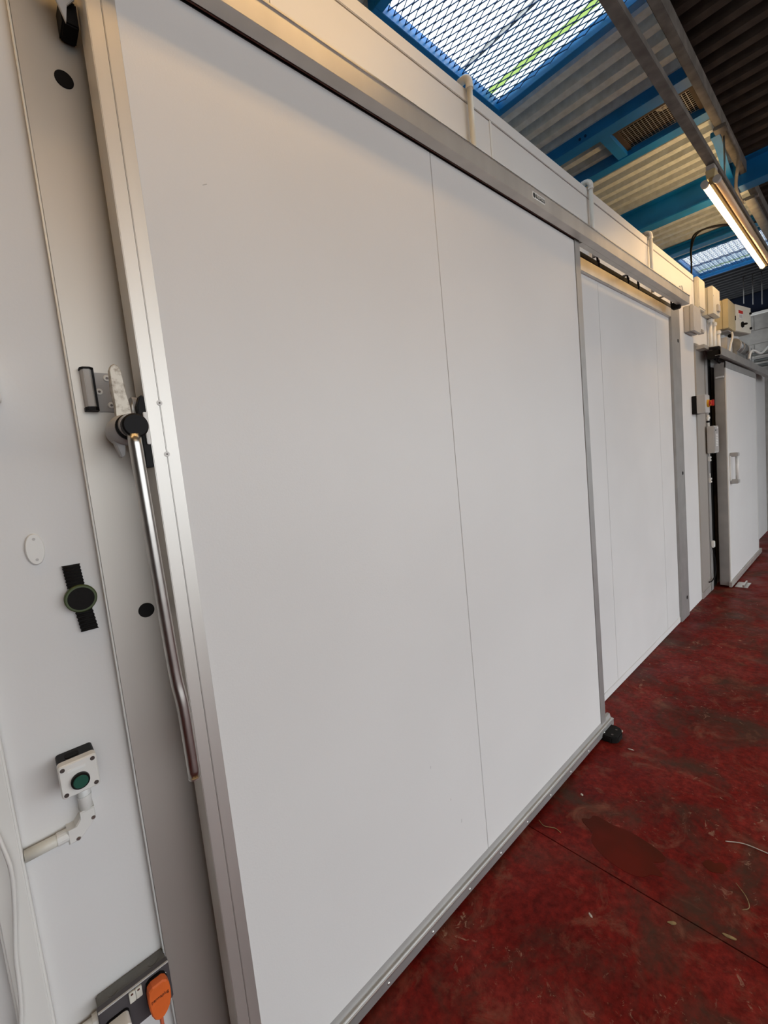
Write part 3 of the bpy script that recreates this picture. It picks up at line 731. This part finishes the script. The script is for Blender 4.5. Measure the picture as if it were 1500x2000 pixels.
MB().disc((0.1115, 1.176, 1.462), (0, -1, 0), 0.0305, 0.012, 40, 0.002).build('rim', M_olive, wa)
MB().disc((0.1115, 1.165, 1.462), (0, -1, 0), 0.0250, 0.002, 40, 0.0006).build('face', M_rubber, wa)
# oval plate
n = 40
ov = MB().prism([(0.0485 + 0.0168 * math.cos(2 * math.pi * k / n) + 0.0003 * math.sin(2 * math.pi * k / n), 1.5845 + 0.0335 * math.sin(2 * math.pi * k / n)) for k in range(n)], 1.178, WY, 'y', ch=0.002)
op = thing('oval_plate', (0.0485, 1.18, 1.551), 'small white oval cover plate above the strap holder', 'cover plate')
ov.build('plate', M_pvc, op)
for z in (1.606, 1.562): MB().disc((0.0490, 1.178, z), (0, -1, 0), 0.003, 0.0006, 10).build('screw', M_greyb, op)
# metal-clad double socket
so = thing('wall_socket', (0.085, 1.15, 0.455), 'grey metal double wall socket near the floor', 'socket')
MB().prism([(0.014, 0.545), (0.157, 0.545), (0.157, 0.455), (0.014, 0.455)], 1.146, WY, 'y').build('back_box', M_socket, so, bevel=0.003)
MB().prism(rrect(0.012, 0.158, 0.452, 0.552, 0.004, 3), 1.132, 1.146, 'y', ch=0.003).build('face_plate', M_sockf, so)
MB().box(0.013, 0.157, 1.1305, 1.134, 0.5485, 0.5515).build('plate_edge', M_greyb, so)
for k in range(2):
    x = 0.0715 + 0.0135 * k
    s_ = MB().box(x, x + 0.0128, 1.1275, 1.133, 0.5195, 0.5455).build('rocker_switch', M_pvcold, so, bevel=0.001)
    MB().box(x + 0.0035, x + 0.0085, 1.1270, 1.1278, 0.5385, 0.5425).build('switch_window', M_inkb, s_, origin=so['_o'])
MB().disc((0.148, 1.132, 0.5265), (0, -1, 0), 0.002, 0.001, 8).build('screw', M_sign, so)
MB().disc((0.045, 1.165, 0.545), (0, 0, 1), 0.011, 0.0006, 18).build('knockout', M_socket, so)
MB().disc((0.130, 1.165, 0.545), (0, 0, 1), 0.011, 0.0006, 18).build('knockout', M_socket, so)
# orange plug and lead
pl = thing('orange_plug', (0.127, 1.11, 0.46), 'bright orange rubber plug with dark lettering in the socket', 'plug')
pg = [(0.1070, 0.535), (0.1150, 0.5410), (0.1380, 0.5410), (0.1450, 0.535), (0.1495, 0.5230), (0.1505, 0.505), (0.1490, 0.484), (0.1440, 0.469), (0.1370, 0.459), (0.1290, 0.453), (0.1180, 0.453), (0.1110, 0.460), (0.1060, 0.474), (0.1035, 0.495), (0.1040, 0.520)]
MB().prism(pg, 1.104, 1.130, 'y', ch=0.003).build('plug_body', M_orange, pl)
MB().prism([(0.103 + (a - 0.127) * 1.02 + 0.024, 0.5 + (b - 0.5) * 1.03) for a, b in pg], 1.124, 1.1322, 'y').build('plug_base', M_black, pl)
text('plug_lettering', 'permaplug', 0.0108, (0.1270, 1.1036, 0.509), M_inkb, pl, sx=0.82)
MB().tube(bez([(0.1245, 1.116, 0.459), (0.1235, 1.114, 0.42), (0.122, 1.110, 0.36), (0.118, 1.105, 0.20), (0.122, 1.08, 0.06), (0.14, 1.04, 0.012), (0.10, 0.95, 0.006)], 8), 0.0042, 10).build('lead', M_orangec, pl)
# white plug in the left outlet
pw = thing('white_plug', (0.042, 1.1, 0.46), 'white plug in the left outlet beside the orange plug', 'plug')
MB().prism(rrect(0.0215, 0.0665, 0.463, 0.517, 0.010, 4), 1.092, 1.130, 'y', ch=0.003).build('plug_body', M_pvc, pw)
MB().prism(rrect(0.020, 0.068, 0.4615, 0.5185, 0.010, 4), 1.1265, 1.1322, 'y').build('plug_base', M_black, pw)
for z in (0.505, 0.498): MB().box(0.026, 0.063, 1.0895, 1.0935, z - 0.0015, z + 0.0015).build('grip_ridge', M_pvc, pw, bevel=0.0005)
MB().tube(bez([(0.044, 1.105, 0.464), (0.044, 1.102, 0.40), (0.04, 1.10, 0.2), (0.03, 1.09, 0.01)], 8), 0.004, 10).build('lead', M_pvc, pw)
# socket's conduit on the left
sc2 = thing('cable_conduit', (-0.02, 1.17, 0.50), 'short white conduit between trunking and grey socket', 'conduit')
MB().tube([(0.014, 1.168, 0.503), (-0.058, 1.168, 0.503)], 0.0125, 14).build('pipe', M_pvc, sc2)
MB().ring((0.002, 1.168, 0.503), (1, 0, 0), 0.012, 0.0165, 0.012, 16).build('gland', M_pvc, sc2)

# ================================================================== FAR DOOR AND SERVICES
d2 = thing('far_sliding_door', (6.85, 1.08, 0.02), 'far white sliding door with grey edge and pull handle', 'door')
MB().box(5.93, 7.76, 1.045, 1.135, 0.022, 2.46).build('leaf', M_alud, d2, bevel=0.003)
MB().box(5.985, 7.74, 1.036, 1.046, 0.075, 2.455).build('panel', M_panel, d2, bevel=0.001)
MB().box(5.93, 5.985, 1.034, 1.046, 0.022, 2.47).build('edge_profile', M_pvc, d2, bevel=0.002)
MB().box(7.715, 7.76, 1.034, 1.046, 0.022, 2.47).build('edge_profile', M_pvc, d2, bevel=0.002)
MB().box(5.93, 7.76, 1.032, 1.046, 2.40, 2.47).build('top_rail', M_alud, d2, bevel=0.002)
MB().box(5.90, 7.90, 1.022, 1.048, 0.014, 0.07).build('bottom_rail', M_alu, d2, bevel=0.002)
MB().box(5.905, 5.932, 1.05, 1.12, 2.30, 2.32).build('edge_clip', M_pvc, d2, bevel=0.002)
hd = MB().tube([(6.10, 0.985, 1.19), (6.10, 0.985, 1.46)], 0.016, 14).build('handle_bar', M_pvc, d2)
for z in (1.175, 1.47):
    MB().box(6.02, 6.125, 0.965, 1.036, z - 0.022, z + 0.022).build('handle_mount', M_castg, d2, bevel=0.006)
MB().box(5.99, 6.03, 1.022, 1.036, 1.19, 1.46).build('handle_plate', M_pvc, d2, bevel=0.002)
for (xa, za, xb, zb) in ((6.06, 2.10, 7.1, 2.14), (6.06, 1.13, 7.2, 1.22)):
    MB().bar((xa, 1.0355, za), (xb, 1.0355, zb), 0.001, 0.006).build('rub_strip', M_pvc, d2)
tr2 = thing('door_track', (7.3, 1.05, 2.5), 'aluminium track cover above the far sliding door', 'door track')
MB().prism([(1.0, 2.49), (1.0, 2.565), (1.015, 2.58), (1.18, 2.60), (1.18, 2.595), (1.015, 2.575), (1.004, 2.562), (1.004, 2.494), (1.05, 2.494), (1.05, 2.49)], 5.55, 9.4, 'x').build('cover', M_alud, tr2, bevel=0.001)
MB().box(5.6, 9.4, 1.08, 1.11, 2.53, 2.56).build('rail', M_alud, tr2)
MB().box(5.56, 5.62, 1.02, 1.12, 2.47, 2.55).build('buffer', M_rubber, tr2, bevel=0.006)
MB().tube([(5.58, 1.03, 2.50), (5.64, 1.05, 2.45), (5.70, 1.08, 2.48), (5.76, 1.05, 2.44)], 0.012, 8).build('roller', M_black, tr2)
MB().box(5.38, 5.56, 1.10, WY, 2.565, 2.60).build('ledge', M_jamb, tr2, bevel=0.002)
# bracket on the floor at the far door
fb = thing('floor_guide', (6.1, 1.0, 0), 'small pale metal floor guide below the far door', 'door guide')
MB().box(5.98, 6.20, 0.90, 1.012, 0.0, 0.006).build('base_plate', M_zinc, fb, bevel=0.001)
MB().box(5.98, 6.20, 0.93, 0.945, 0.006, 0.03).build('guide_fin', M_zinc, fb, bevel=0.001)

# isolator switch
iso = thing('isolator_switch', (5.3, 1.12, 1.92), 'grey isolator box with red and yellow rotary switch', 'switch')
MB().box(5.22, 5.40, 1.145, WY - 0.001, 1.925, 2.10).build('back_box', M_black, iso, bevel=0.003)
MB().box(5.22, 5.40, 1.075, 1.145, 1.925, 2.10).build('cover', M_greyb, iso, bevel=0.004)
MB().disc((5.31, 1.075, 2.015), (0, -1, 0), 0.036, 0.016, 24).build('yellow_base', M_yel, iso)
MB().disc((5.31, 1.059, 2.015), (0, -1, 0), 0.028, 0.022, 24, 0.003).build('red_knob', M_red, iso)
MB().box(5.30, 5.32, 1.022, 1.040, 1.985, 2.045).build('red_grip', M_red, iso, bevel=0.003)
MB().box(5.285, 5.335, 1.040, 1.048, 1.99, 2.04).build('yellow_ring', M_yel, iso, bevel=0.003)
# control keypad box
kp = thing('door_controller', (5.7, 1.12, 1.51), 'grey control box with a column of white markings', 'control box')
MB().box(5.66, 5.86, 1.098, 1.160, 1.515, 1.800).build('housing', M_greyb, kp, bevel=0.004)
MB().box(5.672, 5.848, 1.094, 1.099, 1.527, 1.788).build('cover', M_castg, kp, bevel=0.002)
for k in range(8):
    MB().box(5.72, 5.80, 1.0925, 1.0945, 1.585 + 0.017 * k, 1.595 + 0.017 * k).build('marking', M_sign, kp)
MB().box(5.70, 5.74, 1.0925, 1.0945, 1.745, 1.76).build('marking', M_ink, kp)
MB().box(5.77, 5.82, 1.0925, 1.0945, 1.77, 1.782).build('marking', M_sign, kp)
# cable runs between the boxes
c1 = thing('cable_conduit', (5.72, 1.16, 1.1), 'thin white conduit linking the isolator and control box', 'conduit')
MB().tube([(5.72, 1.158, 1.80), (5.72, 1.158, 1.92)], 0.014, 12).build('pipe', M_pvc, c1)
MB().ring((5.72, 1.158, 1.84), (0, 0, 1), 0.013, 0.02, 0.02, 14).build('gland', M_black, c1)
MB().ring((5.72, 1.158, 1.88), (0, 0, 1), 0.013, 0.02, 0.02, 14).build('gland', M_pvc, c1)
c2 = thing('sensor_cable', (5.73, 1.15, 0.15), 'black cable with white connector beside the far door gap', 'cable')
MB().tube(bez([(5.73, 1.155, 0.50), (5.77, 1.15, 0.42), (5.80, 1.145, 0.30), (5.78, 1.145, 0.18), (5.66, 1.15, 0.135), (5.60, 1.165, 0.13)], 8), 0.006, 8).build('lead', M_black, c2)
MB().box(5.715, 5.765, 1.135, 1.162, 0.49, 0.56).build('connector', M_pvc, c2, bevel=0.004)
for i, (z, lab) in enumerate(((1.43, 'small white cable clip just below the control box'), (1.20, 'small white cable clip midway down the grey channel'))):
    t = thing('cable_clip', (5.735, 1.15, z), lab, 'clip')
    MB().box(5.705, 5.765, 1.145, 1.166, z, z + 0.05).build('clip_body', M_pvc, t, bevel=0.003)
    MB().disc((5.735, 1.145, z + 0.025), (0, -1, 0), 0.009, 0.004, 12).build('screw', M_black, t)
    MB().tube([(5.72, 1.155, z + 0.05), (5.72, 1.155, z + 0.10)], 0.006, 8).build('wire', M_pvc, t)

# enclosures on the wall above the far door
e1 = thing('junction_box', (5.15, 1.15, 2.68), 'grey junction box beside the end of the track cover', 'electrical box')
MB().box(5.04, 5.31, 1.137, WY - 0.001, 2.690, 2.925).build('back_box', M_greyb, e1, bevel=0.004)
MB().box(5.037, 5.313, 1.108, 1.1365, 2.688, 2.928).build('lid', M_greyb, e1, bevel=0.005)
for x in (5.06, 5.29):
    for z in (2.71, 2.905): MB().disc((x, 1.108, z), (0, -1, 0), 0.008, 0.0015, 10).build('screw', M_castg, e1)
MB().box(5.08, 5.26, 1.145, 1.175, 2.683, 2.690).build('gland_plate', M_castg, e1, bevel=0.002)
MB().box(5.32, 5.40, 1.10, 1.15, 2.70, 2.735).build('side_gland', M_castg, e1, bevel=0.004)
e2 = thing('electrical_box', (5.9, 1.14, 2.94), 'tall cream electrical box left of the ochre cabinet', 'electrical box')
MB().box(5.72, 6.02, 1.135, WY - 0.001, 2.945, 3.215).build('back_box', M_cream, e2, bevel=0.004)
MB().box(5.717, 6.023, 1.085, 1.134, 2.942, 3.218).build('lid', M_cream, e2, bevel=0.005)
MB().box(5.86, 5.96, 1.068, 1.085, 2.985, 3.055).build('switch_cover', M_greyb, e2, bevel=0.004)
for x in (5.74, 6.0): MB().disc((x, 1.085, 3.12), (0, -1, 0), 0.008, 0.0015, 10).build('screw', M_castg, e2)
e5 = thing('electrical_box', (5.55, 1.15, 2.93), 'flat cream wall box between junction box and tall box', 'electrical box')
MB().box(5.44, 5.70, 1.15, WY - 0.001, 2.97, 3.275).build('housing', M_cream, e5, bevel=0.004)
MB().box(5.455, 5.685, 1.145, 1.151, 2.985, 3.26).build('lid', M_cream, e5, bevel=0.002)
e3 = thing('ochre_cabinet', (6.45, 1.12, 2.87), 'ochre box cabinet left of the control panel', 'electrical box')
MB().box(6.285, 6.64, 1.115, WY - 0.001, 2.872, 3.182).build('back_box', M_ochre, e3, bevel=0.004)
MB().box(6.282, 6.643, 1.062, 1.114, 2.869, 3.185).build('lid', M_ochre, e3, bevel=0.005)
for z in (2.90, 3.155): MB().disc((6.30, 1.062, z), (0, -1, 0), 0.008, 0.0015, 10).build('screw', M_castg, e3)
MB().box(6.38, 6.58, 1.08, 1.15, 2.855, 2.869).build('gland_plate', M_castg, e3, bevel=0.003)
# control panel, set at a slight angle
e4 = thing('control_panel', (6.66, 1.06, 2.885), 'cream control panel with red display and black knob', 'control panel')
e4.rotation_euler = (0, 0, math.atan2(0.982 - 1.06, 7.10 - 6.66))
o4 = Vector((6.66, 1.06, 2.885))
def P4(mb, nm, m_, par=e4, bevel=0.0):
    mb.v = [v + o4 for v in mb.v]; return mb.build(nm, m_, par, origin=o4, bevel=bevel)
P4(MB().box(0.0, 0.447, 0.012, 0.12, 0.0, 0.305), 'enclosure', M_cream, bevel=0.004)
P4(MB().box(0.002, 0.445, 0.0, 0.012, 0.002, 0.303), 'panel_door', M_cream, bevel=0.003)
P4(MB().box(0.07, 0.20, -0.006, 0.0, 0.145, 0.245), 'display_frame', M_sign, bevel=0.002)
P4(MB().box(0.075, 0.195, -0.008, -0.006, 0.205, 0.24), 'display', M_red)
P4(MB().box(0.09, 0.18, -0.0075, -0.006, 0.155, 0.195), 'display_label', M_greyb)
P4(MB().disc((0.185, 0.0, 0.085), (0, -1, 0), 0.034, 0.012, 20), 'knob_base', M_black)
P4(MB().box(0.165, 0.205, -0.05, -0.012, 0.075, 0.095), 'knob', M_black, bevel=0.004)
for z in (0.06, 0.235): P4(MB().disc((0.415, 0.0, z), (0, -1, 0), 0.014, 0.018, 14), 'latch', M_black)
P4(MB().box(0.0, 0.006, -0.004, 0.004, 0.12, 0.17), 'hinge', M_black)
# conduits dropping from the boxes
for i, (x, z0, z1, lab) in enumerate(((5.93, 2.60, 2.942, 'white conduit dropping from the tall cream box'), (6.10, 2.60, 2.93, 'white conduit just right of the tall box'), (6.30, 2.60, 2.87, 'thin white conduit under the ochre cabinet'))):
    t = thing('drop_conduit', (x, 1.15, z0), lab, 'conduit', 'white conduits dropping to the far track')
    MB().tube([(x, 1.155, z0), (x, 1.155, z1)], 0.018, 14).build('pipe', M_pvc, t)
    MB().ring((x, 1.155, z1 - 0.04), (0, 0, 1), 0.017, 0.026, 0.03, 14).build('gland', M_pvc, t)
# fan or motor drum under the panel
mo = thing('duct_drum', (6.95, 1.09, 2.63), 'galvanised drum motor below the control panel', 'motor')
MB().tube([(6.72, 1.10, 2.735), (7.25, 1.10, 2.735)], 0.078, 24).build('drum', M_galv, mo)
for x in (6.74, 6.93, 7.22): MB().ring((x, 1.10, 2.735), (1, 0, 0), 0.077, 0.083, 0.02, 24).build('band', M_castg, mo)
MB().box(6.70, 7.27, 1.06, 1.15, 2.60, 2.66).build('cradle', M_galv, mo, bevel=0.003)
MB().disc((6.60, 1.10, 2.83), (-1, 0, 0), 0.02, 0.03, 12).build('cap', M_black, mo)
MB().box(6.42, 6.70, 1.10, WY - 0.001, 2.605, 2.80).build('side_panel', M_greyb, mo, bevel=0.004)
fx = MB().tube(bez([(6.50, 1.07, 2.852), (6.48, 1.06, 2.80), (6.40, 1.065, 2.70), (6.36, 1.075, 2.605)], 8), 0.011, 10).build('flexible_cable', M_pvc)
tag(fx, 'curved white cable leaving the ochre cabinet', 'cable')
fx = MB().tube(bez([(7.05, 1.0, 2.585), (7.08, 0.99, 2.66), (7.25, 0.98, 2.70), (7.6, 0.955, 2.70), (8.0, 0.93, 2.82), (8.4, 0.90, 2.92), (8.7, 0.86, 3.05)], 8), 0.014, 10).build('flexible_cable', M_pvc)
tag(fx, 'white cable looping over the far track cover to the right', 'cable')
bx = thing('pump_box', (7.45, 1.09, 2.6), 'pale teal box behind the looping white cable', 'electrical box')
MB().box(7.30, 7.62, 1.05, WY - 0.001, 2.605, 2.79).build('housing', M_galv, bx, bevel=0.006)
MB().box(7.40, 7.46, 1.04, 1.05, 2.62, 2.78).build('strap', M_pvc, bx, bevel=0.002)
for i, (x, z, lab) in enumerate(((8.1, 2.767, 'highest grey service pipe crossing above the far track'), (8.3, 2.70, 'middle grey service pipe crossing above the far track'), (8.5, 2.65, 'lowest grey service pipe crossing above the far track'))):
    t = thing('service_pipe', (x, 0, z), lab, 'pipe', 'grey service pipes above the far door')
    MB().tube([(x, 1.175, z), (x, -1.8, z)], 0.024, 14).build('pipe', M_galv, t)
    for y in (1.12, 0.55): MB().ring((x, y, z), (0, 1, 0), 0.023, 0.03, 0.03, 14).build('coupling', M_castg, t)
wbx = thing('wall_box', (9.66, 0.98, 3.42), 'small white box on the far block wall', 'electrical box')
MB().box(9.655, 9.722, 0.86, 1.10, 3.36, 3.55).build('housing', M_greyb, wbx, bevel=0.006)
MB().box(9.645, 9.657, 0.85, 1.11, 3.35, 3.56).build('rim', M_pvc, wbx, bevel=0.004)
# black cables dropping from the roof to the wall end
ca = thing('roof_cables', (5.4, 1.19, 3.29), 'pair of black cables looping down to the wall end', 'cable')
for dy, bul in ((0.0, 0.0), (0.03, 0.06)):
    MB().tube(bez([(5.43, 1.20, 3.25), (5.43, 1.195, 3.40), (5.43 - bul * 0.5, 1.195 - bul * 0.2, 3.55), (5.50, 1.17 - dy, 3.70), (5.80, 1.06 - dy, 3.80), (6.1, 0.90, 3.83), (6.3, 0.76, 3.86)], 8), 0.008, 8).build('cable', M_black, ca)
co = thing('wall_cable', (5.0, 1.18, 3.05), 'short hooked cable stub on the wall above the track end', 'cable')
MB().tube(bez([(4.93, 1.18, 3.085), (4.97, 1.176, 3.10), (5.01, 1.176, 3.07), (5.01, 1.18, 3.03)], 6), 0.005, 8).build('stub', M_pvc, co)

# ================================================================== FLOOR LITTER
def scrap(x, y, l, w_, rot, m_, label, name='floor_scrap', h=0.003):
    ca_, sa = math.cos(rot), math.sin(rot); n_ = 10; pts = []
    for k in range(n_):
        a = 2 * math.pi * k / n_; r = random.uniform(0.75, 1.1)
        px, py = l * r * math.cos(a), w_ * r * math.sin(a)
        pts.append((x + px * ca_ - py * sa, y + px * sa + py * ca_))
    o = MB().prism(pts, 0.0003, h, 'z').build(name, m_, bevel=0.0005)
    tag(o, label, 'litter'); return o
scrap(1.937, 0.942, 0.010, 0.006, 0.9, M_litter, 'small square white scrap near the door bottom rail')
scrap(1.394, 0.674, 0.012, 0.004, 1.0, M_litter, 'thin pale sliver on the nearest floor slab')
scrap(1.557, 0.460, 0.016, 0.007, 2.2, M_leafy, 'yellowish dried leaf scrap beside the floor joint')
scrap(1.632, 0.313, 0.022, 0.007, 1.75, M_leafy, 'oval brown leaf at the lower right of the floor')
scrap(2.57, 0.985, 0.014, 0.008, 0.4, M_litter, 'white crumb touching the rubber floor guide')
scrap(2.43, 0.885, 0.016, 0.004, 1.8, M_litter, 'pale splinter in front of the rubber floor guide')
lf = MB().tube(bez([(2.06, 0.40, 0.003), (2.09, 0.345, 0.005), (2.098, 0.276, 0.003), (2.10, 0.20, 0.003)], 8), 0.0018, 6).build('floor_straw', M_litter)
tag(lf, 'long pale straw lying at the right edge of the floor', 'litter')
lf = MB().tube(bez([(1.87, 0.335, 0.003), (1.83, 0.30, 0.005), (1.79, 0.285, 0.004), (1.765, 0.30, 0.003)], 8), 0.0013, 6).build('floor_straw', M_leafy)
tag(lf, 'curled brown stalk near the right floor edge', 'litter')
lf = MB().tube(bez([(1.66, 1.02, 0.003), (1.645, 0.985, 0.004), (1.665, 0.945, 0.003), (1.66, 0.915, 0.003)], 8), 0.0015, 6).build('floor_straw', M_leafy)
tag(lf, 'bent pale stalk beside the door bottom rail', 'litter')

for o in bpy.data.objects:
    if '_o' in o: del o['_o']
